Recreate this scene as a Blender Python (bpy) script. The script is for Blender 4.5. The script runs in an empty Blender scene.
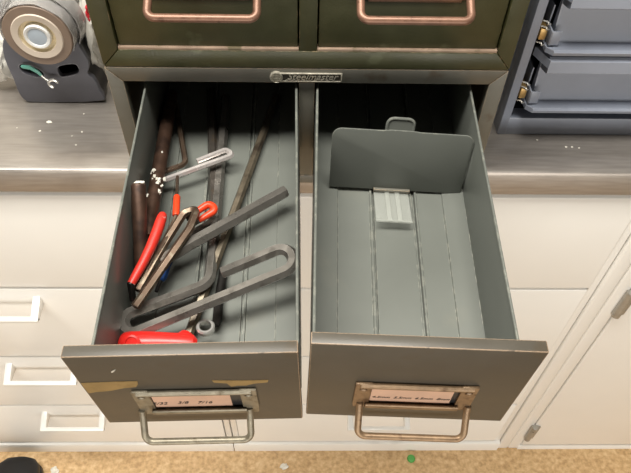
import bpy, bmesh, math, random
from mathutils import Vector, Matrix, noise
random.seed(4)
PI = math.pi
S = bpy.context.scene
COL = S.collection

# ------------------------------------------------------------------ camera
def cam_axes(p, yaw, roll):
    f = Vector((math.sin(yaw)*math.cos(p), math.cos(yaw)*math.cos(p), -math.sin(p)))
    r = f.cross(Vector((0, 0, 1))).normalized(); u = r.cross(f)
    return r*math.cos(roll)+u*math.sin(roll), -r*math.sin(roll)+u*math.cos(roll), f
FPX = 637.063
CR, CU, CF = cam_axes(0.886782, 0.034618, 0.030767)
CC = Vector((-0.005241, -0.49922, 0.51748))
cd = bpy.data.cameras.new('camera'); cam = bpy.data.objects.new('camera', cd); COL.objects.link(cam)
cd.sensor_fit = 'HORIZONTAL'; cd.sensor_width = 36; cd.lens = 36*FPX/631; cd.clip_start = .01; cd.clip_end = 30
cam.matrix_world = Matrix.Translation(CC) @ Matrix((CR, CU, -CF)).transposed().to_4x4()
S.camera = cam

def ray(px, py): return CF + CR*((px-315.5)/FPX) - CU*((py-236.5)/FPX)
def at(px, py, ax, v):
    d = ray(px, py); t = (v-CC[ax])/d[ax]; return CC+d*t
# drawer frames (origin: middle of the top back edge of the drawer front)
DM = [Matrix(((0.99956089, -0.01084834, -0.02757432, -0.09024392), (0.00940806, 0.99861129, -0.05183601, -0.27233164),
              (0.02809836, 0.05155383, 0.99827485, 0.12031586), (0, 0, 0, 1))),
      Matrix(((0.99930179, 0.03324296, 0.01705423, 0.08536717), (-0.03267733, 0.99893946, -0.03243694, -0.27000523),
              (-0.01811445, 0.03185701, 0.99932827, 0.12576444), (0, 0, 0, 1)))]
DI = [m.inverted() for m in DM]
def dl(i, px, py, ax, v):
    c = DI[i] @ CC; d = DI[i].to_3x3() @ ray(px, py); t = (v-c[ax])/d[ax]; return c+d*t

# ------------------------------------------------------------------ materials
def lin(c):
    return tuple(((x/255)/12.92 if x/255 <= .04045 else ((x/255+.055)/1.055)**2.4) for x in c)+(1,)
def mat(name, c, rough=.5, metal=0., var=.12, scale=40., c2=None, c2_thr=.62, c2_scale=18., c2_soft=.06, edge=None, edge_amt=.5, edge_r=.0012,
        bump=.0, bump_scale=200., spec=.5, coat=0., stretch=None, rough_var=.1, trans=0., alpha=1., detail=4):
    m = bpy.data.materials.new(name); m.use_nodes = True
    nt = m.node_tree; N = nt.nodes; L = nt.links
    b = N['Principled BSDF']
    tc = N.new('ShaderNodeTexCoord'); vec = tc.outputs['Object']
    if stretch:
        mp = N.new('ShaderNodeMapping'); mp.inputs['Scale'].default_value = stretch
        L.new(vec, mp.inputs['Vector']); svec = mp.outputs['Vector']
    else: svec = vec
    n = N.new('ShaderNodeTexNoise'); n.inputs['Scale'].default_value = scale; n.inputs['Detail'].default_value = detail
    L.new(svec, n.inputs['Vector'])
    l = lin(c)
    ramp = N.new('ShaderNodeValToRGB')
    ramp.color_ramp.elements[0].position = .3; ramp.color_ramp.elements[1].position = .7
    ramp.color_ramp.elements[0].color = tuple(x*(1-var) for x in l[:3])+(1,)
    ramp.color_ramp.elements[1].color = tuple(min(1, x*(1+var)) for x in l[:3])+(1,)
    L.new(n.outputs['Fac'], ramp.inputs['Fac']); out = ramp.outputs['Color']
    def mixin(out, fac, col):
        mx = N.new('ShaderNodeMix'); mx.data_type = 'RGBA'
        L.new(fac, mx.inputs['Factor']); L.new(out, mx.inputs['A']); mx.inputs['B'].default_value = lin(col)
        return mx.outputs['Result']
    if c2:
        n2 = N.new('ShaderNodeTexNoise'); n2.inputs['Scale'].default_value = c2_scale; n2.inputs['Detail'].default_value = 6
        L.new(vec, n2.inputs['Vector'])
        mr = N.new('ShaderNodeMapRange'); mr.inputs['From Min'].default_value = c2_thr; mr.inputs['From Max'].default_value = c2_thr+c2_soft
        L.new(n2.outputs['Fac'], mr.inputs['Value']); out = mixin(out, mr.outputs['Result'], c2)
    if edge:
        bv = N.new('ShaderNodeBevel'); bv.inputs['Radius'].default_value = edge_r; bv.samples = 4
        g = N.new('ShaderNodeNewGeometry'); dt = N.new('ShaderNodeVectorMath'); dt.operation = 'DOT_PRODUCT'
        L.new(bv.outputs['Normal'], dt.inputs[0]); L.new(g.outputs['Normal'], dt.inputs[1])
        mr = N.new('ShaderNodeMapRange'); mr.inputs['From Min'].default_value = .985; mr.inputs['From Max'].default_value = .88
        L.new(dt.outputs['Value'], mr.inputs['Value'])
        n3 = N.new('ShaderNodeTexNoise'); n3.inputs['Scale'].default_value = 130; n3.inputs['Detail'].default_value = 3
        L.new(vec, n3.inputs['Vector'])
        mr3 = N.new('ShaderNodeMapRange'); mr3.inputs['From Min'].default_value = .62-edge_amt*.35; mr3.inputs['From Max'].default_value = .72-edge_amt*.35
        L.new(n3.outputs['Fac'], mr3.inputs['Value'])
        ml = N.new('ShaderNodeMath'); ml.operation = 'MULTIPLY'
        L.new(mr.outputs['Result'], ml.inputs[0]); L.new(mr3.outputs['Result'], ml.inputs[1])
        out = mixin(out, ml.outputs['Value'], edge)
    L.new(out, b.inputs['Base Color'])
    rr = N.new('ShaderNodeMapRange'); rr.inputs['To Min'].default_value = max(.02, rough-rough_var); rr.inputs['To Max'].default_value = min(1, rough+rough_var)
    L.new(n.outputs['Fac'], rr.inputs['Value']); L.new(rr.outputs['Result'], b.inputs['Roughness'])
    b.inputs['Metallic'].default_value = metal; b.inputs['Specular IOR Level'].default_value = spec
    b.inputs['Coat Weight'].default_value = coat; b.inputs['Coat Roughness'].default_value = .12
    b.inputs['Transmission Weight'].default_value = trans; b.inputs['Alpha'].default_value = alpha
    if bump:
        n4 = N.new('ShaderNodeTexNoise'); n4.inputs['Scale'].default_value = bump_scale; n4.inputs['Detail'].default_value = 3
        L.new(svec, n4.inputs['Vector'])
        bp = N.new('ShaderNodeBump'); bp.inputs['Strength'].default_value = bump; bp.inputs['Distance'].default_value = .002
        L.new(n4.outputs['Fac'], bp.inputs['Height']); L.new(bp.outputs['Normal'], b.inputs['Normal'])
    return m

M = {}
M['grey_enamel'] = mat('grey_enamel', (112, 110, 101), .42, .0, .07, 60, c2=(96, 86, 72), c2_thr=.63, edge=(190, 168, 140), edge_amt=.75, bump=.06, bump_scale=700)
M['grey_front'] = mat('grey_front', (84, 79, 70), .42, .0, .08, 30, c2=(84, 76, 64), c2_thr=.6, edge=(212, 182, 152), edge_amt=.95, edge_r=.0016, bump=.06, bump_scale=700)
M['grey_inside'] = mat('grey_inside', (111, 114, 108), .36, .0, .06, 14, c2=(122, 123, 114), c2_thr=.62, c2_soft=.2, edge=(165, 165, 152), edge_amt=.35, spec=.5)
M['green_enamel'] = mat('green_enamel', (64, 64, 38), .36, .0, .14, 45, c2=(82, 84, 58), c2_thr=.64, c2_scale=26, edge=(150, 128, 96), edge_amt=.35, bump=.08, bump_scale=500)
M['bare_copper'] = mat('bare_copper', (134, 100, 82), .4, .35, .16, 120, c2=(108, 78, 62), c2_thr=.58, c2_scale=90)
M['bare_strip'] = mat('bare_strip', (172, 148, 128), .4, .2, .2, 60, c2=(120, 108, 84), c2_thr=.56, c2_scale=40)
M['worn_steel'] = mat('worn_steel', (152, 144, 126), .4, .4, .22, 160, c2=(106, 94, 74), c2_thr=.56, c2_scale=120, c2_soft=.15)
M['worn_brass'] = mat('worn_brass', (150, 124, 96), .4, .4, .22, 160, c2=(104, 78, 56), c2_thr=.56, c2_scale=120, c2_soft=.15)
M['badge'] = mat('badge', (196, 190, 174), .35, .4, .3, 300)
M['badge_dark'] = mat('badge_dark', (70, 66, 58), .5, .5, .2, 300)
M['card'] = mat('card', (236, 196, 170), .8, 0, .06, 50, c2=(214, 160, 128), c2_thr=.66, c2_scale=60, c2_soft=.2)
M['ink'] = mat('ink', (42, 40, 46), .7)
M['card_clear'] = mat('card_backing', (52, 52, 54), .3)
M['tape'] = mat('tape', (166, 138, 88), .6, 0, .12, 60, c2=(140, 114, 68), c2_thr=.55, c2_scale=90, c2_soft=.25)
M['white_chip'] = mat('white_chip', (230, 226, 214), .6)
M['steel_key'] = mat('steel_key', (128, 124, 118), .30, .55, .12, 60, c2=(108, 104, 98), c2_thr=.55, c2_scale=80, c2_soft=.1, edge=(190, 186, 180), edge_amt=.6, edge_r=.0005)
M['dark_key'] = mat('dark_key', (86, 80, 74), .36, .5, .18, 60, c2=(92, 80, 66), c2_thr=.58, c2_scale=90, c2_soft=.1, edge=(140, 132, 122), edge_amt=.5, edge_r=.0005)
M['black_key'] = mat('black_key', (44, 42, 40), .4, .7, .2, 60)
M['bright_key'] = mat('bright_key', (215, 208, 204), .26, .5, .08, 90)
M['brown_key'] = mat('brown_key', (104, 86, 72), .42, .7, .2, 90, c2=(128, 116, 100), c2_thr=.56, c2_scale=120, c2_soft=.1, edge=(170, 158, 140), edge_amt=.6, edge_r=.0005)
M['gold_key'] = mat('gold_key', (116, 106, 90), .38, .5, .2, 90, c2=(74, 64, 54), c2_thr=.5, c2_scale=60, c2_soft=.15)
M['rust_bar'] = mat('rust_bar', (88, 66, 54), .45, .55, .25, 90, c2=(60, 46, 40), c2_thr=.52, c2_scale=60, c2_soft=.15)
M['red_plastic'] = mat('red_plastic', (222, 40, 34), .32, 0, .05, 40)
M['red_grip'] = mat('red_grip', (216, 52, 40), .4, 0, .08, 60, c2=(236, 200, 190), c2_thr=.62, c2_scale=110, c2_soft=.05)
M['orange'] = mat('orange_sleeve', (232, 70, 34), .35, 0, .06, 60)
M['blue'] = mat('blue_plastic', (28, 66, 124), .35, 0, .1, 60)
M['black_plastic'] = mat('black_plastic', (26, 26, 27), .4)
M['chrome'] = mat('chrome', (214, 212, 207), .2, .6, .04, 60)
M['stainless'] = mat('stainless', (166, 159, 152), .34, .62, .10, 26, stretch=(1, 10, 10), c2=(146, 139, 132), c2_thr=.55, c2_scale=9, c2_soft=.2, rough_var=.08)
M['white_lacquer'] = mat('white_lacquer', (244, 242, 237), .32, 0, .015, 8, coat=.25)
M['nickel'] = mat('nickel', (168, 164, 156), .32, .5, .1, 90)
M['blue_grey'] = mat('blue_grey_enamel', (146, 152, 166), .36, 0, .04, 40, edge=(176, 180, 190), edge_amt=.7)
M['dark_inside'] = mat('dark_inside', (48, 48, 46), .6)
M['slide_brass'] = mat('slide_brass', (186, 154, 100), .4, .7, .1, 60)
M['grey_plastic'] = mat('grey_plastic', (92, 92, 99), .45, 0, .06, 60, edge=(150, 150, 155), edge_amt=.6)
M['dark_plastic'] = mat('dark_plastic', (38, 37, 38), .35)
M['tape_roll'] = mat('tape_roll_side', (132, 113, 98), .5, 0, .08, 50)
M['pale_core'] = mat('pale_core', (206, 192, 176), .45, 0, .05, 50)
M['cream_core'] = mat('cream_core', (226, 210, 176), .4, 0, .1, 50)
M['milky'] = mat('milky_cap', (226, 226, 224), .3, 0, .03, 50)
M['milky_blue'] = mat('milky_blue', (178, 190, 202), .3, 0, .05, 50)
M['clear_film'] = mat('clear_film', (225, 222, 220), .12, 0, .05, 50, trans=.65, spec=.8, bump=.5, bump_scale=90)
M['bag_white'] = mat('bag_white', (220, 217, 208), .3, 0, .04, 40, bump=.4, bump_scale=80)
M['bag_red'] = mat('bag_red', (196, 36, 48), .3)
M['teal'] = mat('teal', (108, 176, 160), .4)
M['clear_plastic'] = mat('clear_plastic', (205, 208, 200), .15, 0, .02, 50, spec=.7, alpha=.3)
M['shoe'] = mat('black_shoe', (18, 18, 20), .42, 0, .15, 40)
M['green_dot'] = mat('green_dot', (84, 168, 76), .5)
M['wall_paint'] = mat('wall_paint', (205, 200, 190), .8)
# speckled tan sheet floor
def floor_mat():
    m = bpy.data.materials.new('tan_sheet_floor'); m.use_nodes = True
    nt = m.node_tree; N = nt.nodes; L = nt.links; b = N['Principled BSDF']
    tc = N.new('ShaderNodeTexCoord')
    n = N.new('ShaderNodeTexNoise'); n.inputs['Scale'].default_value = 120; n.inputs['Detail'].default_value = 5
    L.new(tc.outputs['Object'], n.inputs['Vector'])
    r = N.new('ShaderNodeValToRGB')
    e = r.color_ramp.elements
    e[0].position = .3; e[0].color = lin((182, 146, 100)); e[1].position = .72; e[1].color = lin((226, 196, 150))
    k = e.new(.5); k.color = lin((208, 172, 124))
    L.new(n.outputs['Fac'], r.inputs['Fac']); L.new(r.outputs['Color'], b.inputs['Base Color']); b.inputs['Roughness'].default_value = .55
    return m
M['floor'] = floor_mat()

# ------------------------------------------------------------------ mesh tools
def new_bm(): return bmesh.new()
def box(bm, x0, x1, y0, y1, z0, z1, bev=0., seg=2):
    t = bmesh.new(); bmesh.ops.create_cube(t, size=1)
    for v in t.verts: v.co = Vector(((x0+x1)/2+v.co.x*(x1-x0), (y0+y1)/2+v.co.y*(y1-y0), (z0+z1)/2+v.co.z*(z1-z0)))
    if bev: bmesh.ops.bevel(t, geom=t.edges[:], offset=bev, segments=seg, affect='EDGES', profile=.5, clamp_overlap=True)
    merge(bm, t)
def merge(bm, t):
    me = bpy.data.meshes.new('tmp'); t.to_mesh(me); t.free(); bm.from_mesh(me); bpy.data.meshes.remove(me)
def prism(bm, pts, vec, bev=0., seg=2):
    """closed polygon pts (Vectors) extruded along vec"""
    t = bmesh.new(); vs = [t.verts.new(p) for p in pts]; f = t.faces.new(vs)
    r = bmesh.ops.extrude_face_region(t, geom=[f])
    for v in [g for g in r['geom'] if isinstance(g, bmesh.types.BMVert)]: v.co += Vector(vec)
    bmesh.ops.recalc_face_normals(t, faces=t.faces[:])
    if bev: bmesh.ops.bevel(t, geom=t.edges[:], offset=bev, segments=seg, affect='EDGES', profile=.5, clamp_overlap=True)
    merge(bm, t)
def fillet(pts, rad, n=8):
    pts = [Vector(p) for p in pts]; out = [pts[0]]
    rads = rad if isinstance(rad, (list, tuple)) else [rad]*(len(pts)-2)
    for i in range(1, len(pts)-1):
        a, p, b = pts[i-1], pts[i], pts[i+1]; d1 = (a-p); d2 = (b-p); l1, l2 = d1.length, d2.length; d1.normalize(); d2.normalize()
        ang = d1.angle(d2); r = rads[i-1]; t = min(r/math.tan(ang/2), l1*.49, l2*.49); r = t*math.tan(ang/2)
        c = p+(d1+d2).normalized()*(r/math.sin(ang/2)); s = p+d1*t-c; e = p+d2*t-c; tot = s.angle(e); ax = s.cross(e)
        if tot < 1e-3 or ax.length < 1e-12: out.append(p); continue
        for k in range(n+1): out.append(c+Matrix.Rotation(tot*k/n, 3, ax.normalized()) @ s)
    out.append(pts[-1]); return out
def tube(bm, pts, r, n=12, up=(0, 0, 1), caps=True, chamfer=0., flat=1., rot=0.):
    """sweep an n-gon along pts; r number or list; flat squeezes the section along 'up'"""
    pts = [Vector(p) for p in pts]; rs = list(r) if isinstance(r, (list, tuple)) else [r]*len(pts)
    if chamfer:
        a = (pts[1]-pts[0]).normalized(); b = (pts[-2]-pts[-1]).normalized()
        pts = [pts[0]]+[pts[0]+a*chamfer]+pts[1:-1]+[pts[-1]+b*chamfer]+[pts[-1]]
        rs = [rs[0]-chamfer*.8, rs[0]]+rs[1:-1]+[rs[-1], rs[-1]-chamfer*.8]
    tans = []
    for i in range(len(pts)):
        t = Vector()
        if i > 0: t += (pts[i]-pts[i-1]).normalized()
        if i < len(pts)-1: t += (pts[i+1]-pts[i]).normalized()
        tans.append(t.normalized() if t.length > 1e-9 else (tans[-1] if tans else Vector((1, 0, 0))))
    u = Vector(up); u = u-tans[0]*u.dot(tans[0])
    if u.length < 1e-6: u = tans[0].orthogonal()
    u.normalize(); rings = []; prev = tans[0]
    for p, t, rr in zip(pts, tans, rs):
        u = prev.rotation_difference(t) @ u; u = (u-t*u.dot(t)).normalized(); prev = t; w = t.cross(u)
        rings.append([bm.verts.new(p+u*(math.cos(rot+2*PI*k/n)*rr*flat)+w*(math.sin(rot+2*PI*k/n)*rr)) for k in range(n)])
    for a, b in zip(rings, rings[1:]):
        for k in range(n): bm.faces.new((a[k], a[(k+1) % n], b[(k+1) % n], b[k]))
    if caps: bm.faces.new(rings[0][::-1]); bm.faces.new(rings[-1])
def lathe(bm, prof, center, axis=(0, 0, 1), n=40, jit=0.):
    """prof: list of (radius, height) along axis"""
    ax = Vector(axis).normalized(); a = ax.orthogonal().normalized(); b = ax.cross(a); c = Vector(center); rings = []
    for r, h in prof:
        if r < 1e-6: rings.append([bm.verts.new(c+ax*h)]); continue
        rings.append([bm.verts.new(c+ax*h+(a*math.cos(2*PI*k/n)+b*math.sin(2*PI*k/n))*r) for k in range(n)])
    for A, B in zip(rings, rings[1:]):
        for k in range(n):
            p = A[k % len(A)], A[(k+1) % len(A)], B[(k+1) % len(B)], B[k % len(B)]
            q = []
            for v in p:
                if v not in q: q.append(v)
            if len(q) > 2: bm.faces.new(q)
def blob(bm, c, sx, sy, sz, sub=2, amp=.0, seed=0, rot=None):
    t = bmesh.new(); bmesh.ops.create_icosphere(t, subdivisions=sub, radius=1)
    for v in t.verts:
        d = 1+amp*noise.noise(v.co*1.7+Vector((seed, 0, 0)))
        p = Vector((v.co.x*sx*d, v.co.y*sy*d, v.co.z*sz*d))
        if rot is not None: p = rot @ p
        v.co = p+Vector(c)
    merge(bm, t)
def obj(name, bm, m, parent=None, loc=None, ang=32, mw=None, keep=False):
    """one mesh object. loc: origin for a top-level mesh whose vertices are in world coordinates"""
    bmesh.ops.recalc_face_normals(bm, faces=bm.faces[:])
    for f in bm.faces: f.smooth = True
    for e in bm.edges:
        e.smooth = len(e.link_faces) == 2 and e.calc_face_angle(0) < math.radians(ang)
    if loc is not None:
        for v in bm.verts: v.co -= Vector(loc)
    me = bpy.data.meshes.new(name); bm.to_mesh(me); bm.free()
    for k in (m if isinstance(m, (list, tuple)) else [m]): me.materials.append(M[k])
    o = bpy.data.objects.new(name, me); COL.objects.link(o)
    if parent: o.parent = parent
    if loc is not None: o.location = loc
    if mw is not None: o.matrix_local = mw
    return o
def tag(o, label, cat, group=None):
    o['label'] = label; o['category'] = cat
    if group: o['group'] = group
    return o
def thing(name, label, cat, loc=(0, 0, 0), group=None):
    o = bpy.data.objects.new(name, None); o.empty_display_size = .02; COL.objects.link(o); o.location = loc
    return tag(o, label, cat, group)
def struct(name, bm, m):
    o = obj(name, bm, m); o['kind'] = 'structure'; return o
def text_bm(s, size, shear=0., ext=.0003):
    cu = bpy.data.curves.new('t', 'FONT'); cu.body = s; cu.size = size; cu.shear = shear; cu.extrude = ext; cu.align_x = 'CENTER'; cu.align_y = 'CENTER'; cu.resolution_u = 3
    o = bpy.data.objects.new('t', cu); COL.objects.link(o)
    dg = bpy.context.evaluated_depsgraph_get(); dg.update()
    me = bpy.data.meshes.new_from_object(o.evaluated_get(dg)); bm = bmesh.new(); bm.from_mesh(me)
    bpy.data.meshes.remove(me); bpy.data.objects.remove(o); bpy.data.curves.remove(cu)
    return bm
def V(*a): return Vector(a)

# ------------------------------------------------------------------ setting
FZ = -.855
bm = new_bm(); box(bm, -1.6, 1.9, -1.9, .62, FZ-.03, FZ); struct('floor', bm, 'floor')
bm = new_bm(); box(bm, -1.6, 1.9, .62, .66, FZ, 1.7); struct('wall_back', bm, 'wall_paint')

# ------------------------------------------------------------------ bench
BY = .022       # plane of the drawer fronts
# stainless worktop with a raised front rim
ct = thing('worktop', 'long stainless steel worktop with raised front rim under the metal cabinets', 'worktop', (0, .018, 0))
LO = -.010      # level of the sunken surface behind the rim
prof = [(.0, -.005), (.0015, -.0015), (.005, .0), (.028, .0), (.038, LO), (.58, LO), (.58, -.036), (.0, -.036)]
bm = new_bm(); prism(bm, [V(-1.3, y, z) for y, z in prof], (2.9, 0, 0)); obj('surface', bm, 'stainless', ct)
for px, py, s in [(49, 122, .0042), (40, 131, .0018), (82, 132, .0016), (76, 145, .0013), (84, 114, .0012), (72, 136, .001), (17, 128, .001), (498, 162, .0022), (537, 140, .0016), (566, 147, .002), (572, 147, .002), (579, 148, .0016)]:
    p = at(px, py, 2, LO)-V(0, .018, 0); p.z = LO+.0002
    bm = new_bm(); blob(bm, p, s*.75, s*.65, .0005, 2, .8, px)
    obj('paint_fleck', bm, 'white_chip', ct)['label'] = 'fleck of dried white paint'

def drawer_stack(x0, x1, label, hx, rows, grp=None):
    t = thing('drawer_unit', label, 'drawer unit', ((x0+x1)/2, BY, FZ), 'white bench drawer units'); cx = (x0+x1)/2; w = (x1-x0)/2
    bm = new_bm()
    box(bm, -w, w, .016, .5, .0, -.04-FZ-.001)                    # carcass
    box(bm, -w, -w+.012, .002, .02, .0, -.04-FZ-.001, .002); box(bm, w-.012, w, .002, .02, .0, -.04-FZ-.001, .002)
    prism(bm, [V(-w, y, z) for y, z in ((.016, 0), (-.006, 0), (-.006, .028), (-.004, .033), (.004, .037), (.016, .037))], (2*w, 0, 0))                    # plinth rail
    obj('carcass', bm, 'white_lacquer', t)
    for z1, z0, hz in rows:
        za, zb = z0-FZ+.0008, z1-FZ-.0008; bm = new_bm(); prism(bm, [V(-w+.0135, y, z) for y, z in ((.018, za), (.0015, za), (0, za+.0015), (0, zb-.0052), (.0008, zb-.0036), (.0060, zb), (.018, zb))], (2*w-.027, 0, 0))
        d = obj('drawer', bm, 'white_lacquer', t)
        if hz is not None:
            bm = new_bm(); h = hx-cx; z = hz-FZ
            for s in (-1, 1):
                xs = h+s*.061
                prism(bm, [V(xs-s*.011, .0005, z+.018), V(xs-s*.011, .0005, z-.004), V(xs-s*.011, -.031, z-.003), V(xs-s*.011, -.031, z+.003)], (s*.011, 0, 0), .0012)
            box(bm, h-.061, h+.061, -.033, -.025, z-.0035, z+.0035, .0015)
            obj('handle', bm, 'white_lacquer', d)
    return t
rows = [(-.042, -.240, None), (-.240, -.442, -.280), (-.442, -.632, -.483), (-.632, -.817, -.679)]
drawer_stack(-.735, -.150, 'white bench drawer unit with bow handles below the worktop, at the left', -.4455, rows)
drawer_stack(-.148, .4245, 'white bench drawer unit in the middle, mostly behind the two pulled-out drawers', .147, [(r[0], r[1], r[2] if r[2] and r[2] < -.6 else None) for r in rows])
# cupboard at the right
x0, x1 = .426, 1.15
cb = thing('cupboard', 'white bench cupboard with one plain hinged door at the lower right', 'cupboard', ((x0+x1)/2, BY, FZ)); cx = (x0+x1)/2; w = (x1-x0)/2
bm = new_bm(); box(bm, -w, w, .016, .5, 0, -.04-FZ-.001)
box(bm, -w, -w+.0235, -.002, .02, 0, -.04-FZ-.001, .0035, 3); box(bm, -w+.0240, -w+.0475, -.002, .02, 0, -.04-FZ-.001, .0035, 3)
prism(bm, [V(-w+.044, y, z) for y, z in ((.016, 0), (-.004, 0), (-.004, .010), (-.001, .015), (.005, .018), (.016, .018))], (2*w-.044, 0, 0))
obj('carcass', bm, 'white_lacquer', cb)
bm = new_bm(); box(bm, -w+.0495, w, -.003, .016, .022, -.04-FZ-.004, .003, 3); dr = obj('door', bm, 'white_lacquer', cb)
for pxy in ((621, 303), (533, 432)):
    p = at(*pxy, 1, BY-.004); bm = new_bm(); xx = x0-cx+.0485
    tube(bm, [V(xx-.001, -.0060, p.z-FZ-.032), V(xx-.001, -.0060, p.z-FZ+.032)], .0068, 14, chamfer=.001)
    box(bm, xx+.001, xx+.011, -.0065, -.0032, p.z-FZ-.030, p.z-FZ+.030, .0008)
    for k in (-.018, 0, .018): blob(bm, V(xx+.0078, -.0066, p.z-FZ+k), .0018, .0008, .0018, 2)
    obj('hinge', bm, 'nickel', dr)['label'] = 'nickel hinge'

# ------------------------------------------------------------------ steel card cabinets
def mitred_frame(bm, x0, x1, z0, z1, wl, wr, wb, wt, y0, y1, bev=.0008):
    """four mitred rails with a fine seam at each corner"""
    e = .00025
    o = [(x0, z0), (x1, z0), (x1, z1), (x0, z1)]; i = [(x0+wl, z0+wb), (x1-wr, z0+wb), (x1-wr, z1-wt), (x0+wl, z1-wt)]
    for k in range(4):
        j = (k+1) % 4; q = [Vector((*o[k], 0)), Vector((*o[j], 0)), Vector((*i[j], 0)), Vector((*i[k], 0))]
        c = sum(q, Vector())/4; d = (q[1]-q[0]).normalized()
        q = [p-d*e if (p-c).dot(d) > 0 else p+d*e for p in q]
        prism(bm, [V(p.x, y0, p.y) for p in q], (0, y1-y0, 0), bev, 2)
H = .1537; DEP = .43
def shell(bm, z0, z1, x0=-.19, x1=.19, y0=.008):
    th = .0015
    box(bm, x0+.0006, x0+.0006+th, y0, DEP, z0+.001, z1-.0006); box(bm, x1-.0006-th, x1-.0006, y0, DEP, z0+.001, z1-.0006)
    box(bm, x0+.0006, x1-.0006, y0, DEP, z0, z0+th); box(bm, x0+.0006, x1-.0006, y0, DEP, z1-.0006-th, z1-.0006)
    box(bm, x0+.0006, x1-.0006, DEP-th, DEP, z0, z1-.0006)
cab = thing('card_cabinet', 'grey two-drawer steel card cabinet with both drawers pulled out, standing on the worktop', 'cabinet', (0, 0, 0), 'steel card cabinets')
bm = new_bm(); shell(bm, 0, H)
mitred_frame(bm, -.19, .19, 0, H, .0147, .0152, .012, .0163, 0, .012)
box(bm, -.0085, .0068, .0006, .012, .0118, H-.0161, .0008)
box(bm, -.0030, -.0015, .012, DEP-.01, .002, H-.003)
obj('body', bm, 'grey_enamel', cab)
# maker's plate
bm = new_bm(); bz = .1451; by = 0
pts = []
box(bm, -.0265, .0325, by-.0016, by+.0002, bz-.0046, bz+.0046, .0007)
badge = obj('maker_plate', bm, 'badge_dark', cab); badge['label'] = 'embossed metal maker plate'
bm = new_bm()
for a in ((-.0265, .0325, bz+.0037, bz+.0048), (-.0265, .0325, bz-.0048, bz-.0037), (.0314, .0326, bz-.0048, bz+.0048)): box(bm, a[0], a[1], by-.0024, by-.0004, a[2], a[3], .0003)
lathe(bm, [(.0062, 0), (.0062, .0022), (.0054, .0028), (.005, .0020), (0, .0020)], V(-.0297, by-.0002, bz), (0, -1, 0), 28)
for k in (-.0028, -.0009, .0011, .003): box(bm, -.0297-.0042, -.0297+.0042, by-.0030, by-.0018, bz+k-.0004, bz+k+.0004)
for k in range(9): box(bm, -.021+k*.0055, -.019+k*.0055, by-.0022, by-.0014, bz-.0036, bz-.0027)
obj('rim', bm, 'badge', badge)
t = text_bm('Steelmaster', .0100, .35, .0004)
for v in t.verts: v.co = V(v.co.x*1.0+.004, by-.0019-v.co.z, v.co.y+bz+.0006)
obj('lettering', t, 'badge', badge)

def pull(par, cx, px, y, ztop, zbot, w, mname, dz, dy, text=None, legs=None, prod=.0029):
    """label holder with hanging bow pull; y: face plane; returns nothing, adds children of par"""
    bm = new_bm(); x0, x1 = cx-w/2, cx+w/2
    zl = ztop-.033                                    # rolled lower lip
    tube(bm, [V(x0+.004, y-.0025, ztop), V(x1-.004, y-.0025, ztop)], .0024, 10)
    for s, xa in ((1, x0), (-1, x1)):
        prism(bm, [V(xa, y-.0002, ztop+.0025), V(xa+s*.013, y-.0002, ztop+.0025), V(xa+s*.013, y-.0002, zl-.002), V(xa+s*.011, y-.0002, zbot), V(xa+s*.001, y-.0002, zbot), V(xa, y-.0002, zl)], (0, -.0026, 0), .0007)
        lathe(bm, [(.0032, 0), (.0030, .0012), (.0018, .002), (0, .0022)], V(xa+s*.0065, y-.0026, ztop-.007), (0, -1, 0), 16)
    tube(bm, fillet([V(x0+.008, y-.0005, zl), V(x0+.008, y-.0046, zl+.001), V(x0+.008, y-.0046, zl+.0055)], .002, 4), .0012, 8) if False else None
    prism(bm, [V(x0+.010, y-.0002, zl-.006), V(x0+.010, y-.0040, zl-.005), V(x0+.010, y-.0056, zl-.0025), V(x0+.010, y-.0058, zl+.0015), V(x0+.010, y-.0048, zl+.0032), V(x0+.010, y-.0036, zl+.0020), V(x0+.010, y-.0002, zl-.001)], (w-.020, 0, 0), .0004)
    obj('label_holder', bm, mname, par)
    if legs: xa, xb = legs
    else: xa, xb = x0+.006, x1-.006
    bm = new_bm()
    tube(bm, fillet([V(xa, y-.0022, zbot+.008), V(xa, y-.0045, zbot+.003), V(xa, y-dy, zbot+dz), V(xb, y-dy, zbot+dz), V(xb, y-.0045, zbot+.003), V(xb, y-.0022, zbot+.008)], [.004, .007, .007, .004], 8), prod, 14)
    obj('bow_pull', bm, mname, par)
    if text:
        bm = new_bm(); box(bm, x0+.0125, x1-.0125, y-.0008, y-.0001, zl, ztop-.001); obj('card_slot', bm, 'card_clear', par)
        bm = new_bm(); box(bm, x0+.0135+text[2], x1-.0135-text[3], y-.0014, y-.0009, zl+.002, ztop-.003); c = obj('label_card', bm, 'card', par); c['label'] = 'salmon pink card'
        lines = text[0]
        for i, (s, sz, tx, tz) in enumerate(lines):
            b = text_bm(s, sz, .35, .0001)
            for v in b.verts: v.co = V(v.co.x+cx+tx, y-.0016-v.co.z*.5, v.co.y+zl+tz)
            k = obj('handwriting', b, 'ink', par); k['label'] = 'pen writing on the card'

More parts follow.
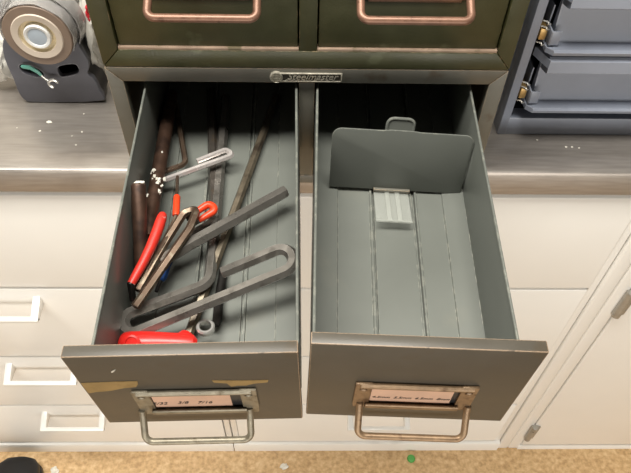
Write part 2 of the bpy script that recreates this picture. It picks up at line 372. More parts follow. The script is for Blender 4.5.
BOX = [(-.0653, .0834), (-.0826, .0663)]; FLR = -.0805; LED = -.0780; WALL_T = -.006; BLEN = .40
PW = [.166/2, .1676/2]; PH = .1283; PT = .0098
def card_drawer(i):
    a, b = BOX[i]; th = .0014
    bm = new_bm()
    # floor pressed with ledges, beads and a central channel
    xs = [(0, LED+.0015), (.0222, LED-.0010), (.0228, FLR), (.0535, FLR), (.0542, FLR+.0016), (.0558, FLR+.0016), (.0564, FLR-.0034), (.0580, FLR-.0034), (.0584, FLR-.0012), (.0960, FLR-.0012),
          (.0964, FLR-.0034), (.0982, FLR-.0034), (.0988, FLR+.0016), (.1004, FLR+.0016), (.1012, FLR), (.1262, FLR), (.1268, LED-.0010), (b-a, LED+.0015)]
    poly = [V(a+x, 0, z) for x, z in xs]+[V(b, 0, FLR-.005), V(a, 0, FLR-.005)]
    prism(bm, poly, (0, BLEN, 0))
    for x in (a, b-th):
        box(bm, x, x+th, 0, BLEN, FLR-.004, WALL_T, .0004)
    for x, s in ((a, 1), (b, -1)):                                     # hemmed top edge
        tube(bm, [V(x+s*.0012, 0, WALL_T), V(x+s*.0012, BLEN, WALL_T)], .0012, 8)
    box(bm, a, b, BLEN-th, BLEN, FLR-.004, WALL_T)
    if i == 1:                                                         # its left wall splays slightly
        for v in bm.verts:
            if v.co.x < -.078: v.co.x -= .012*v.co.y
    d = obj('drawer', bm, 'grey_inside', cab, mw=DM[i])
    # folded front
    bm = new_bm(); w = PW[i]
    box(bm, -w, w, -PT, 0, -PH, 0, .0012, 2)
    obj('drawer_front', bm, 'grey_front', d)
    return d
d0 = card_drawer(0); d1 = card_drawer(1)
d0['label'] = 'pulled-out left drawer full of keys'; d1['label'] = 'pulled-out right drawer, empty but for a divider'
pull(d0, .0004, 0, -PT, -.0610, -.1030, .0965, 'worn_steel', -.0165, .020, ([('5/32', .0068, -.031, .0105), ('3/8', .0068, -.0125, .0112), ('7/16', .0068, .005, .0108)], None, 0, .008), (-.0470, .0405))
pull(d1, .0008, 0, -PT, -.0605, -.1010, .0955, 'worn_brass', -.0185, .020, ([('4.5mm  5.5mm  6.5mm  8mm', .0052, -.0020, .0105)], None, 0, .004), (-.0410, .0470))
def scrap(par, i, pts, m, name, lab):
    bm = new_bm(); P = [dl(i, x, y, 1, -PT) for x, y in pts]
    prism(bm, [p+V(0, .0002, 0) for p in P], (0, -.0007, 0)); obj(name, bm, m, par)['label'] = lab
scrap(d0, 0, [(81, 382.7), (100, 382), (120, 381.2), (137.4, 380.8), (138, 384), (136, 386.5), (124, 387.5), (112, 390), (103.6, 391), (96, 391.5), (89, 392.8), (86.5, 390)], 'tape', 'tape_remnant', 'long torn scrap of tan tape')
scrap(d0, 0, [(212, 380.0), (240, 380.2), (268.4, 379.6), (267.6, 381.8), (254, 383), (246, 385), (238, 385), (231.3, 386.2), (227, 382.9), (214, 382)], 'tape', 'tape_remnant', 'thin torn scrap of tan tape')
scrap(d0, 0, [(111, 371.5), (113.5, 370), (115.5, 369.3), (114, 371.3), (112, 372.3)], 'white_chip', 'paint_chip', 'white paint chip')

# green unit on top
GZ = H+.0004; GH = .19
gc = thing('card_cabinet', 'dark green two-drawer steel card cabinet with closed drawers, stacked on the grey one', 'cabinet', (0, 0, GZ), 'steel card cabinets')
bm = new_bm(); shell(bm, 0, GH)
mitred_frame(bm, -.19, .19, 0, GH, .017, .0155, .0185, .018, 0, .014)
box(bm, -.0080, .0080, .0006, .014, .0183, GH-.0178, .0008)
obj('body', bm, 'green_enamel', gc)
bm = new_bm()
for xa, xb in ((-.1725, -.0085), (.0085, .174)): box(bm, xa, xb, .0006, .009, .0178, .0212, .0004)
obj('sill_strip', bm, 'bare_strip', gc)['label'] = 'rubbed bare metal strip under the drawers'
for k, (xa, xb, la, lb) in enumerate(((-.1725, -.0085, -.1352, -.0435), (.0085, .174, .0440, .1375))):
    bm = new_bm(); box(bm, xa+.0008, xb-.0008, .003, .011, .0208, GH-.0185, .0012)
    box(bm, xa+.012, xb-.012, .011, .36, .03, GH-.03)
    d = obj('drawer', bm, 'green_enamel', gc)
    cxx = (xa+xb)/2
    pull(d, (la+lb)/2, 0, .003, .228-H+.033, .2275-H-.003, lb-la+.006, 'bare_copper', -.0065, .024, None, (la, lb), .0036)

# follower block in the right drawer
def dw(i, p): return DM[i] @ Vector(p)
FY = .2046
fb = thing('follower_block', 'grey upright follower plate with rounded corners standing in the empty right drawer', 'divider', (0, 0, 0))
fb.matrix_world = DM[1] @ Matrix.Translation(V(-.007, FY, FLR)) @ Matrix.Rotation(math.radians(1.4), 4, 'Y') @ Matrix.Rotation(math.radians(-10), 4, 'X')
bm = new_bm()
ptsf = [(-.0620, .0035), (.0700, .0035), (.0690, .02), (.0672, .0735)]
def arc(cx, cz, r, a0, a1, n=6): return [(cx+r*math.cos(math.radians(a0+(a1-a0)*k/n)), cz+r*math.sin(math.radians(a0+(a1-a0)*k/n))) for k in range(n+1)]
ol = [(-.0622, .0040), (.0692, .0040)]+arc(.0700-.010, .0725-.009, .009, 0, 90)+[(.018, .0725), (.010, .0735), (-.010, .0735), (-.018, .0725)]+arc(-.0640+.009, .0725-.009, .009, 90, 180)
ol = [(x, z) for x, z in ol]
prism(bm, [V(x, -.0008, z) for x, z in ol], (0, .0016, 0), .0004)
obj('plate', bm, 'grey_inside', fb)
bm = new_bm()
tube(bm, fillet([V(-.0125, .010, .060), V(-.0125, .012, .0785), V(.0125, .012, .0785), V(.0125, .010, .060)], .006, 6), .0016, 8)
prism(bm, [V(-.0115, .0105, .058), V(.0115, .0105, .058), V(.0115, .0125, .077), V(-.0115, .0125, .077)], (0, -.0012, 0))
box(bm, -.010, .010, .0005, .0125, .060, .063)
obj('latch', bm, 'grey_inside', fb)
bm = new_bm(); box(bm, -.0145, .0145, .001, .05, .0005, .0035, .0004); box(bm, -.018, .018, -.004, .0045, .0030, .0060, .0005)
for k in (-.010, .010): box(bm, k-.003, k+.003, .0005, .03, .0034, .006)
obj('foot', bm, 'grey_enamel', fb)
bm = new_bm(); box(bm, -.0175, .0170, -.0475, -.002, .0010, .0022, .0005)
for k in (-.0045, .0055): box(bm, k-.0024, k+.0024, -.0470, -.003, .0020, .0036, .0008)
box(bm, -.0175, .0170, -.0475, -.0455, .0010, .0036, .0005)
obj('slide_tongue', bm, 'clear_plastic', fb)['label'] = 'clear ribbed plastic tongue'

# ------------------------------------------------------------------ keys and tools in the left drawer
def T(px, py, z=None, x=None):
    return dl(0, px, py, 2, z) if z is not None else dl(0, px, py, 0, x)
def tool(name, label, cat, P):
    """root empty in the drawer's frame at the first point"""
    o = thing(name, label, cat, (0, 0, 0), cat+'s in the left drawer' if cat in ('hex key', 'bar') else None); o.matrix_world = DM[0] @ Matrix.Translation(P); return o
def key(name, label, pts, rads, r, m, n=6, cat='hex key', rot=PI/6, ch=.0008, upv=(0, 0, 1), seg=9):
    o0 = pts[0]; bm = new_bm(); tube(bm, fillet([p-o0 for p in pts], rads, seg), r, n, upv, chamfer=ch, rot=rot)
    o = obj(name, bm, m, ang=40); o.matrix_world = DM[0] @ Matrix.Translation(o0)
    return tag(o, label, cat, cat+'s in the left drawer')
# long key with a red plastic grip
p0 = T(190, 331, -.0735); p1 = T(277, 95, -.0735)
rk = tool('hex_key', 'long brassy rod with a red plastic grip lying at the front of the left drawer', 'hex key', p0)
bm = new_bm(); q0 = p0+(p0-p1).normalized()*.012; tube(bm, [q0-p0, p1-p0], .0043, 6, chamfer=.001, rot=PI/6); obj('shaft', bm, 'gold_key', rk, ang=40)
bm = new_bm(); ga = T(119, 344, -.0600); gb = T(197, 344, -.0635); dirv = (gb-ga); L_ = dirv.length
ts = [0, .03, .08, .16, .3, .5, .7, .86, .95, 1]; rr = [.004, .0076, .0096, .0102, .0100, .0092, .0086, .0086, .0075, .004]
tube(bm, [ga+dirv*k-p0+V(0, 0, .002*math.sin(PI*k)) for k in ts], rr, 20, flat=.9)
gr = obj('grip', bm, 'red_plastic', rk); gr['label'] = 'red plastic grip'
bm = new_bm(); tube(bm, [q0-p0+V(0, -.004, .004), q0-p0+V(0, .002, .004), q0-p0+(p1-p0).normalized()*.006+V(0, 0, .003)], [.006, .0088, .0066], 18); obj('collar', bm, 'red_plastic', rk)['label'] = 'red collar'
bm = new_bm(); lathe(bm, [(.0065, 0), (.0065, .0012), (.005, .0016), (.0045, .0008), (0, .0008)], T(132, 343, -.0500)-p0, (0, -.5, .8), 24); obj('emblem', bm, 'red_plastic', rk)

# serpentine grey key (hairpin at the right, hairpin at the left, then a long arm on the drawer floor)
key('hex_key', 'thick grey hex bar bent in two hairpins, reaching the drawer wall beside the middle gap',
    [T(222, 273, -.050), T(287.5, 245.5, -.036), T(297, 266.5, -.036), T(128, 336, -.061), T(120.5, 317, -.061), T(209, 284, -.066), T(212, 255, -.0735), T(226, 97, -.0745)],
    [.0125, .0125, .0095, .0095, .016, .02], .0054, 'steel_key')
# big dark key crossing the drawer
key('hex_key', 'thickest dark hex key with a plain hexagonal end pointing up right, lying across the drawer',
    [T(286, 191, -.054), T(190, 244, -.056), T(160, 262, -.056)], .01, .0062, 'steel_key', ch=.0012)
# long floor key turning left under the orange loop
key('hex_key', 'dark hex key running from the drawer back, turning left beneath the orange-tipped one',
    [T(211, 90, -.0745), T(214.5, 222, -.0735), T(186, 239, -.070)], .016, .0050, 'dark_key')
# bright little U key
key('hex_key', 'thin bright silver hex key bent in a narrow hairpin near the drawer back',
    [T(197, 161.5, -.060), T(226, 150, -.060), T(234, 155, -.060), T(156, 183, -.061)], [.0042, .0042], .0030, 'bright_key', ch=.0005)
# L key with a silver short arm
key('hex_key', 'slim brown hex key whose short silver arm points left, behind the silver hairpin',
    [T(159, 173.5, -.066), T(186, 164, -.068), T(175, 100, -.0735)], [.009], .0030, 'brown_key', ch=.0005)
# two thick round rusty bars
p0 = T(147, 238, -.048); p1 = T(172, 94, -.066)
rb = tool('steel_bar', 'long thick rusty round bar with paint spots lying along the left drawer wall', 'bar', p0)
bm = new_bm(); dv = p1-p0
tube(bm, [V(0, 0, 0), dv*.02, dv*.82, dv*.823, dv], [.0060, .0066, .0070, .0062, .0062], 20); obj('rod', bm, 'rust_bar', rb)
c = T(150.5, 178, -.046)-p0; c = dv*(c.dot(dv)/dv.length_squared)
g = random.Random(5); u = dv.normalized(); tocam = ((DI[0] @ CC)-p0).normalized(); w = (tocam-u*tocam.dot(u)).normalized(); s_ = u.cross(w)
for k in range(17):
    an = g.uniform(-1.2, 1.2); p = c+u*(g.gauss(0, .0085))+(w*math.cos(an)+s_*math.sin(an))*.0066; sz = g.uniform(.0006, .0019)
    if k == 16: p = c+u*.038+w*.0068; sz = .001
    bm = new_bm(); blob(bm, p, sz, sz*1.4, sz*.8, 2, .8, k*2.3)
    obj('paint_spot', bm, 'white_chip', rb)['label'] = 'spot of white paint'
p0 = T(138.5, 183, None, -.0555); p1 = T(141, 250, None, -.0560); p1 = p1+(p1-p0)*.32
sb = tool('steel_bar', 'short thick rusty round bar with a white-painted end, leaning on the left drawer wall', 'bar', p0)
bm = new_bm(); dv = p1-p0
tube(bm, [V(0, 0, 0), dv*.012, dv*.03, dv], [.0042, .0058, .0064, .0064], 20); obj('rod', bm, 'rust_bar', sb)
u = dv.normalized(); o_ = u.orthogonal().normalized(); g = random.Random(8)
for k in range(9):
    an = g.uniform(0, 6.28); r_ = g.uniform(.001, .0045); p = -u*.0002+(o_*math.cos(an)+u.cross(o_)*math.sin(an))*r_
    bm = new_bm(); blob(bm, p, .0022, .0016, .0010, 2, .8, k); obj('paint_spot', bm, 'white_chip', sb)['label'] = 'spot of white paint on the bar end'
# red gripped handle at the left
p0 = T(163, 214, -.037); p1 = T(131, 284, -.0435)
rg = tool('hand_tool', 'red grip flecked with white, slanting down the left wall of the left drawer', 'tool', p0)
bm = new_bm(); dv = p1-p0
bow = V(.0025, 0, 0)
tube(bm, [dv*k+bow*math.sin(PI*k) for k in (-.02, .0, .05, .14, .3, .5, .7, .88, 1)], [.0018, .0034, .0044, .0048, .0048, .0045, .0042, .0039, .0034], 18); obj('grip', bm, 'red_grip', rg)
bm = new_bm(); tube(bm, [dv*.97, dv*1.0, dv*1.12+V(.002, 0, -.012)], [.0034, .0034, .0026], 12); obj('shank', bm, 'black_key', rg)
# orange sleeved key
p0 = T(177, 196, -.052); p1 = T(176, 216, -.050)
ok_ = tool('hex_key', 'slim dark hex key with a straight orange sleeve beside the red grip', 'hex key', p0)
bm = new_bm(); e = T(138, 288, -.052); tube(bm, fillet([T(177.5, 176, -.056)-p0, p1-p0, T(166, 240, -.049)-p0, e-p0], .02, 6), [.0016]*1+[.0018]*7+[.0036]*7+[.0036], 6, chamfer=.0004, rot=PI/6)
obj('shaft', bm, 'brown_key', ok_, ang=40)
bm = new_bm(); dv = p1-p0; tube(bm, [V(0, 0, 0), dv*.06, dv*.94, dv], [.0026, .0033, .0033, .0028], 16); obj('sleeve', bm, 'orange', ok_)['label'] = 'orange sleeve'
# brown hairpin
key('hex_key', 'brown hex key bent in a hairpin, its bend by the orange loop',
    [T(138, 291, -.052), T(164, 245, -.050), T(184, 213, -.047), T(198, 208, -.044), T(190, 228, -.045), T(135, 307, -.048)], [.03, .0070, .0070, .03], .0038, 'brown_key', upv=(.3, .3, 1))
# orange dipped loop
p0 = T(186, 219, -.054)
ol_ = tool('hex_key', 'small hairpin hex key with its looped end dipped in orange', 'hex key', p0)
pa = [T(186, 219, -.056), T(209, 203.5, -.052), T(217, 209.5, -.052), T(190, 226, -.056)]
f = [p-p0 for p in fillet(pa, [.0052, .0052], 9)]
bm = new_bm(); tube(bm, [f[0], f[0].lerp(f[1], .55)], .0024, 6); tube(bm, [f[-1], f[-1].lerp(f[-2], .55)], .0024, 6); obj('shaft', bm, 'steel_key', ol_, ang=40)
bm = new_bm(); g_ = [f[0].lerp(f[1], .40)]+f[1:-1]+[f[-1].lerp(f[-2], .40)]; tube(bm, g_, [.0028]+[.0034]*(len(g_)-2)+[.0028], 14); obj('sleeve', bm, 'orange', ol_)['label'] = 'orange dipped loop'
# blue handled driver
p0 = T(172, 252, -.066); p1 = T(160.5, 281, -.066); dv = p1-p0
bd = tool('screwdriver', 'small dark-blue handled driver half hidden under the brown hairpin key', 'screwdriver', p0)
bm = new_bm(); tube(bm, [dv*k for k in (0, .05, .15, .5, .85, .96, 1)], [.0024, .0036, .0044, .0040, .0044, .0036, .002], 8); obj('handle', bm, 'blue', bd)
bm = new_bm(); tube(bm, [dv*1.0, dv*1.35], [.0021, .0016], 10); obj('tip', bm, 'black_key', bd)
bm = new_bm(); tube(bm, [dv*-.10, dv*.02], [.0030, .0034], 14); obj('cap', bm, 'chrome', bd)
# ring spanner
p0 = T(206, 329, -.0700)
rs = tool('ring_spanner', 'small ring spanner with a bright chrome ring and dark shank by the red grip', 'spanner', p0)
bm = new_bm(); lathe(bm, [(.0050, -.0028), (.0068, -.0030), (.0078, -.0016), (.0078, .0016), (.0068, .0030), (.0050, .0028), (.0046, 0), (.0050, -.0028)], V(0, 0, .0025), (.05, .1, 1), 32); obj('ring', bm, 'chrome', rs)
bm = new_bm(); e = T(224, 268, -.0762)-p0; tube(bm, [V(.0070, .003, 0), V(.0085, .009, -.002), e*.5+V(.003, 0, -.0015), e], [.0036, .0042, .0040, .0040], 12, flat=.55); obj('shank', bm, 'black_key', rs)
# ------------------------------------------------------------------ blue-grey small parts cabinet at the right
yF = at(496.5, 134.3, 2, LO).y
bc = thing('parts_cabinet', 'blue-grey steel drawer cabinet with shallow drawers, standing on the worktop at the right', 'cabinet', (.42, yF, LO))
xl = at(496.5, 134.3, 1, yF).x+.0005; xl2 = .66; ox, oy, oz = .42, yF, LO
zb1 = at(600, 119, 1, yF).z-oz
zp = [at(600, y, 1, yF).z-oz for y in (113, 104, 77, 60, 49, 18, 2)]
bm = new_bm(); st = at(509.9, 119.9, 1, yF).x-xl
HB = .40
box(bm, xl-ox, xl-ox+st, 0, .02, 0, HB, .0012); box(bm, xl-ox+.0005, xl2-ox, .0002, .02, 0, zb1, .0012)
box(bm, xl-ox, xl-ox+.002, .018, .40, 0, HB); box(bm, xl2-ox-.002, xl2-ox, 0, .40, 0, HB); box(bm, xl-ox, xl2-ox, .38, .40, 0, HB); box(bm, xl-ox, xl2-ox, 0, .40, HB-.004, HB)
obj('body', bm, 'blue_grey', bc)
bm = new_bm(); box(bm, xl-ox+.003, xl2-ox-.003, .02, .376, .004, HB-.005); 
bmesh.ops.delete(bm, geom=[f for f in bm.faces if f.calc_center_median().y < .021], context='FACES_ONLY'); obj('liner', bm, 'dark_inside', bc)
pitch = zp[2]-at(600, 77+59.5, 1, yF).z+oz
P0 = at(600, 113.5, 1, yF-.012).z-oz; pitch = at(600, 56.5, 1, yF-.012).z-oz-P0
for k in range(4):
    z = P0+k*pitch; xa = xl-ox+st+.0075; xb = xl2-ox-.01
    bm = new_bm()
    # pressed front: lower bar, recessed face, overhanging upper lip
    hh = pitch-.0022
    pr = [(.000, .0000), (-.013, .0010), (-.0138, .0048), (-.0118, .0070), (.002, .0080), (.008, hh-.0260), (-.012, hh-.0205), (-.0150, hh-.0180), (-.0135, hh-.0045), (-.009, hh-.0010), (.012, hh), (.012, .0000)]
    prism(bm, [V(xa+.010, y, z+h) for y, h in pr], (xb-xa-.01, 0, 0))
    # bevelled left end of the upper lip and the lower bar
    prism(bm, [V(xa+.010, -.0140, z+hh-.0130), V(xa+.010, .012, z+hh-.0130), V(xa-.001, .012, z+hh-.0130)], (0, 0, .0105))
    prism(bm, [V(xa+.010, -.0130, z+.0010), V(xa+.010, .012, z+.0010), V(xa+.002, .012, z+.0010), V(xa+.003, -.006, z+.001)], (0, 0, .0060))
    # side wall of the tray and its end tab
    prism(bm, [V(xa+.0095, .0, z+.009), V(xa+.0095, .012, z+.009), V(xa+.0095, .012, z+hh-.002), V(xa+.0095, .0105, z+hh-.002)], (.0015, 0, 0))
    box(bm, xa+.004, xa+.015, -.0065, -.005, z+.0095, z+.0260, .0006); box(bm, xa+.004, xa+.0055, -.0065, .012, z+.0095, z+.026, .0004)
    box(bm, xa+.006, xb, .012, .36, z+.002, z+.0035); box(bm, xa+.0045, xa+.006, .012, .36, z+.002, z+.046)
    d = obj('drawer', bm, 'blue_grey', bc)
    bm = new_bm(); box(bm, xa-.0062, xa+.0015, -.0005, .30, z+.012, z+.0255, .0010); obj('runner', bm, 'slide_brass', d)['label'] = 'brass-coloured runner end'
    bm = new_bm()
    for zz in (.0275, .0085, .034): tube(bm, fillet([V(xa-.0065, .002, z+zz), V(xa-.001, -.001, z+zz), V(xa-.001, -.001, z+zz-.003), V(xa+.0025, .001, z+zz-.0035)], .0012, 4), .0008, 8)
    obj('rail_edge', bm, 'chrome', d)['label'] = 'bright rail edges'

# ------------------------------------------------------------------ tape dispenser at the upper left
yT = at(66, 103, 2, LO).y
def tp(px, py, y=yT): return at(px, py, 1, y)
org = tp(66, 103); org.z = LO
td = thing('tape_dispenser', 'dark grey plastic dispenser with two slots and a big taped reel, left of the cabinets', 'tape dispenser', org)
out = [(29, 102.5), (104, 101), (103, 96), (99, 91), (96, 83), (92, 78), (88, 75.5), (86.5, 72), (88.5, 68), (88, 62), (84, 55), (78, 46), (74, 30), (40, 8), (8, 20), (3, 44), (4.5, 56), (9, 68), (14, 78), (19, 92), (23, 98)]
P = [tp(*q) for q in out]; dz = LO+.0005-min(p.z for p in P)
slotL = [(19, 63.5), (28, 64), (40, 69), (45, 74), (44, 77.5), (36, 77.5), (24, 74), (18.5, 68)]
slotR = [(56, 68), (60, 65), (74, 63), (78, 65.5), (80, 71), (78, 74), (64, 77.5), (59, 76)]
def plate_with_holes(outer, holes, depth):
    cu = bpy.data.curves.new('c', 'CURVE'); cu.dimensions = '2D'; cu.fill_mode = 'BOTH'; cu.extrude = depth/2; cu.bevel_depth = .0009; cu.bevel_resolution = 2
    for poly in [outer]+holes:
        s = cu.splines.new('POLY'); s.points.add(len(poly)-1); s.use_cyclic_u = True
        for pt, (x, z) in zip(s.points, poly): pt.co = (x, z, 0, 1)
    o = bpy.data.objects.new('c', cu); COL.objects.link(o); dg = bpy.context.evaluated_depsgraph_get(); dg.update()
    me = bpy.data.meshes.new_from_object(o.evaluated_get(dg)); b = bmesh.new(); b.from_mesh(me)
    bpy.data.meshes.remove(me); bpy.data.objects.remove(o); bpy.data.curves.remove(cu); return b
loc2 = lambda q: ((tp(*q)-org).x, max((tp(*q)).z-LO, .001))
def smooth_poly(poly, n=2):
    for _ in range(n):
        r = []
        for i in range(len(poly)):
            a, b = Vector(poly[i]), Vector(poly[(i+1) % len(poly)]); r += [a*.75+b*.25, a*.25+b*.75]
        poly = [tuple(v) for v in r]
    return poly
b = plate_with_holes(smooth_poly([loc2(q) for q in out], 1), [smooth_poly([loc2(q) for q in slotL], 2), smooth_poly([loc2(q) for q in slotR], 2)], .006)
for v in b.verts: v.co = V(v.co.x, .0035-v.co.z, v.co.y)
obj('face_plate', b, 'grey_plastic', td)
bm = new_bm(); oo = [loc2(q) for q in smooth_poly(out, 1)]
n_ = len(oo)
ra = [bm.verts.new(V(x*.985, .006, z*.99+.0006)) for x, z in oo]; rb_ = [bm.verts.new(V(x*.97, .038, z*.98+.001)) for x, z in oo]
for k in range(n_): bm.faces.new((ra[k], ra[(k+1) % n_], rb_[(k+1) % n_], rb_[k]))
bm.faces.new(rb_); obj('housing', bm, 'dark_plastic', td)
# reel: ring of tape, pale hub, cream core, milky cap
rc = tp(37.5, 36.5, yT-.016)-org; rx = (tp(71, 38, yT-.016)-tp(3.0, 38, yT-.016)).length/2
def rel(name, prof, m, lab=None, n=56):
    bm = new_bm(); lathe(bm, [(r*rx, h) for r, h in prof], rc, (0, -1, 0), n); o = obj(name, bm, m, td)
    if lab: o['label'] = lab
    return o
rel('tape_ring', [(.74, -.004), (.74, .0005), (.97, .0005), (1, -.001), (1, -.013), (.74, -.013)], 'tape_roll', 'brown side of the tape roll')
rel('hub', [(.50, -.004), (.54, .0012), (.72, .0018), (.745, .0005), (.745, -.006), (.50, -.006)], 'pale_core', 'pale cardboard hub')
rel('core_tube', [(.38, -.006), (.40, -.0045), (.50, -.0035), (.535, .0005), (.54, -.008), (.38, -.008)], 'cream_core')
rel('cap', [(.395, -.008), (.395, .0005), (.365, .0022), (.30, .0018), (.28, .0006), (.27, .0006), (.27, -.003), (.395, -.008)], 'milky', 'milky white cap')
rel('cap_centre', [(.275, -.002), (.27, .0010), (.12, .0016), (0, .0016)], 'milky_blue', 'bluish cap centre')
# clear band around the reel
bm = new_bm()
for (r0, r1, y0, y1) in ((1.03, 1.05, .004, -.03), (1.12, 1.17, -.012, -.034)):
    ring = []
    for k in range(48):
        a = math.radians(-28+215*k/47); w_ = 1+.03*noise.noise(V(a*4, r0*9, 0))
        ring.append([bm.verts.new(rc+V(math.cos(a)*rx*r*w_, -yy+.004, math.sin(a)*rx*r*w_)) for r, yy in ((r0, y0), (r1, y1), (r1+.02, y1), (r0+.02, y0))])
    for A, B in zip(ring, ring[1:]):
        for j in range(4): bm.faces.new((A[j], A[(j+1) % 4], B[(j+1) % 4], B[j]))
    bm.faces.new(ring[0]); bm.faces.new(ring[-1][::-1])
obj('clear_band', bm, 'clear_film', td)['label'] = 'clear plastic band around the reel'

# little spanner with teal handle, hung in the left slot
ya = yT-.0050
wp = [tp(21, 66.5, ya), tp(30, 67.5, ya-.002), tp(38, 72, ya-.003), tp(43.5, 77.5, ya-.004), tp(49, 82.5, ya-.004)]
ws = thing('spanner', 'small open-ended spanner with a teal handle hung in the dispenser slot', 'spanner', wp[0])
bm = new_bm(); q = [p-wp[0] for p in wp[:4]]; tube(bm, [q[0], q[0].lerp(q[1], .2)]+q[1:3]+[q[2].lerp(q[3], .6)], [.0012, .0026, .0030, .0028, .0020], 12, up=(0, -1, 0), flat=.6); obj('handle', bm, 'teal', ws)
hc = tp(53.5, 83.5, ya-.004)-wp[0]
bm = new_bm(); tube(bm, [q[2].lerp(q[3], .5), q[3], hc+V(-.0040, 0, .0034)], [.0014, .0016, .0022], 10, up=(0, -1, 0), flat=.6)
pts = []
for k in range(17):
    a = math.radians(10+250*k/16); pts.append(hc+V(math.cos(a)*.0056, 0, math.sin(a)*.0056))
tube(bm, pts, [.0012]+[.0020]*15+[.0012], 8, up=(0, -1, 0), flat=.9); obj('jaw', bm, 'chrome', ws)

# crumpled white bag with a red patch between dispenser and cabinet
def crumple(name, label, cat, px_outline, y, depth, m, seed, amp, par_y=None):
    Pp = [at(px, py, 1, y) for px, py in px_outline]; c = sum(Pp, Vector())/len(Pp); base = V(c.x, y+depth/2, LO)
    bm = new_bm(); n = len(Pp); rings = []
    lay = [(-.2, .35), (0, .8), (.2, 1), (.6, .95), (.9, .75), (1, .3)]
    sub = []
    for i in range(n):
        for k in range(4): sub.append(Pp[i].lerp(Pp[(i+1) % n], k/4))
    for d, s in lay:
        ring = []
        for p in sub:
            q = c+(p-c)*s; q = V(q.x, y+depth*d, q.z); nv = V(noise.noise(q*45+V(seed, 0, 0)), noise.noise(q*45+V(0, seed, 9)), noise.noise(q*45+V(5, 3, seed)))
            q = q+nv*amp; q.z = max(q.z, LO+.0012)
            ring.append(bm.verts.new(q))
        rings.append(ring)
    for A, B in zip(rings, rings[1:]):
        for k in range(len(A)): bm.faces.new((A[k], A[(k+1) % len(A)], B[(k+1) % len(A)], B[k]))
    bm.faces.new(rings[0][::-1]); bm.faces.new(rings[-1])
    bmesh.ops.triangulate(bm, faces=[f for f in bm.faces if len(f.verts) > 4]); bmesh.ops.subdivide_edges(bm, edges=bm.edges[:], cuts=1, use_grid_fill=True)
    for v in bm.verts:
        if v.co.z > LO+.004: v.co += V(noise.noise(v.co*140), noise.noise(v.co*140+V(7, 0, 0)), noise.noise(v.co*140+V(0, 7, 0)))*amp*.5
    return tag(obj(name, bm, m, loc=base, ang=25), label, cat)
bag = crumple('plastic_bag', 'crumpled white plastic bag with a red print squeezed between dispenser and cabinets', 'bag', [(76, -14), (92, -14), (97, 10), (100, 28), (102, 48), (104, 62), (104, 76), (92, 80), (86, 60), (84, 40), (78, 18)], .180, .05, 'bag_white', 3, .006)
bm = new_bm(); c = bag.location
for px, py, s in ((88, 14, .0035), (90, 18, .0028), (87, 8, .0024)):
    p = at(px, py, 1, .174)-c; blob(bm, p, s*.8, .004, s*1.4, 2, .8, px)
obj('print_patch', bm, 'bag_red', bag)['label'] = 'red print'
crumple('plastic_wrap', 'clump of pale plastic wrapping at the left edge behind the dispenser', 'packaging', [(-14, 40), (2, 46), (10, 58), (14, 72), (16, 80), (4, 84), (-14, 84)], .170, .035, 'bag_white', 11, .006)
crumple('plastic_wrap', 'grey clear plastic wrapping bunched above the dispenser reel', 'packaging', [(-10, -14), (70, -14), (76, 6), (72, 20), (66, 40), (40, 40), (10, 30), (-10, 10)], .215, .05, 'clear_film', 21, .010)

# ------------------------------------------------------------------ bits on the floor
def on_floor(px, py): return at(px, py, 2, FZ)
c = on_floor(411, 459); bm = new_bm(); lathe(bm, [(.0085, 0.0003), (.0085, .004), (.007, .006), (.003, .0066), (0, .0066)], c, (0, 0, 1), 24)
tag(obj('bottle_cap', bm, 'green_dot', loc=c), 'small round green cap lying on the tan floor', 'cap')
for px, py, s, lab in ((284, 467, .007, 'pale crumb lying on the floor below the gap between the pulled-out drawers'), (55, 471, .008, 'pale crumb lying on the floor beside the black shoe')):
    c = on_floor(px, py); bm = new_bm(); blob(bm, c+V(0, 0, s*.5), s, s*.8, s*.5, 3, .7, px); tag(obj('crumb', bm, 'white_chip', loc=c), lab, 'crumb', 'crumbs on the floor')
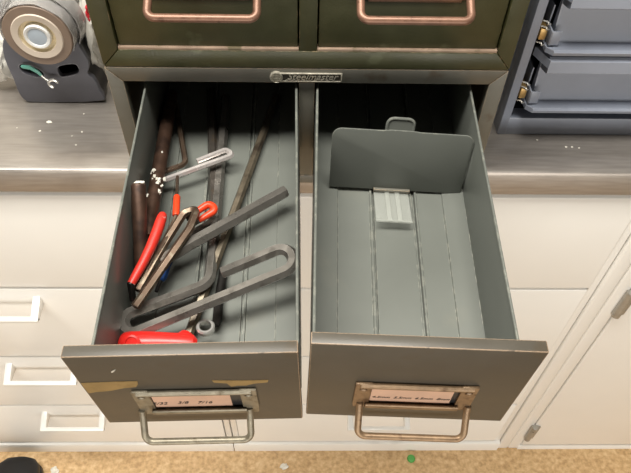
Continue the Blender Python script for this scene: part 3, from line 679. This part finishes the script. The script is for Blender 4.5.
# shoe at the lower left corner
c = V(-.592, -.150, FZ); sh = thing('shoe', 'black shoe toe on the floor at the lower left', 'shoe', c)
def shoe_ring(y, w, z0, z1, n=20):
    return [V(w*math.copysign(abs(math.cos(a))**.8, math.cos(a)), y, z0+(z1-z0)*(.5+.5*math.copysign(abs(math.sin(a))**.8, math.sin(a)))) for a in [2*PI*k/n for k in range(n)]]
bm = new_bm(); R_ = []
for y, w, z1 in ((.145, .012, .030), (.139, .030, .042), (.125, .043, .050), (.10, .050, .056), (.06, .051, .066), (.02, .048, .082), (-.03, .043, .100), (-.08, .040, .108), (-.12, .038, .106), (-.145, .028, .100), (-.152, .012, .07)):
    R_.append([bm.verts.new(p) for p in shoe_ring(y, w, .012, z1)])
for A, B in zip(R_, R_[1:]):
    for k in range(20): bm.faces.new((A[k], A[(k+1) % 20], B[(k+1) % 20], B[k]))
bm.faces.new(R_[0][::-1]); bm.faces.new(R_[-1]); obj('upper', bm, 'shoe', sh, ang=60)
bm = new_bm(); so = [(.149, .0), (.144, .022), (.13, .040), (.10, .052), (.06, .053), (0, .044), (-.06, .040), (-.12, .040), (-.15, .025), (-.156, 0)]
ol2 = [V(w, y, .0003) for y, w in so]+[V(-w, y, .0003) for y, w in so[-2:0:-1]]
prism(bm, ol2, (0, 0, .016), .003); obj('sole', bm, 'black_plastic', sh)

# ------------------------------------------------------------------ light
def area(name, loc, target, sx, sy, e, col):
    l = bpy.data.lights.new(name, 'AREA'); l.shape = 'RECTANGLE'; l.size = sx; l.size_y = sy; l.energy = e; l.color = col
    o = bpy.data.objects.new(name, l); COL.objects.link(o); o.location = loc
    o.rotation_euler = (Vector(target)-Vector(loc)).to_track_quat('-Z', 'Y').to_euler(); return o
area('ceiling_tube_light', (-.36, -.20, 1.75), (-.36, -.20, 0), 1.6, .50, 64, (1, .965, .89))
area('low_fill_light', (.2, -3.2, -.36), (.1, 0, -.36), 3.4, .9, 60, (1, .95, .87))  # low fill added behind the camera to brighten the bench front, no real window
w = bpy.data.worlds.new('world'); S.world = w; w.use_nodes = True
w.node_tree.nodes['Background'].inputs['Color'].default_value = (1, .93, .84, 1)
w.node_tree.nodes['Background'].inputs['Strength'].default_value = .065
S.view_settings.view_transform = 'Standard'; S.view_settings.look = 'None'; S.view_settings.exposure = 0; S.view_settings.gamma = 1
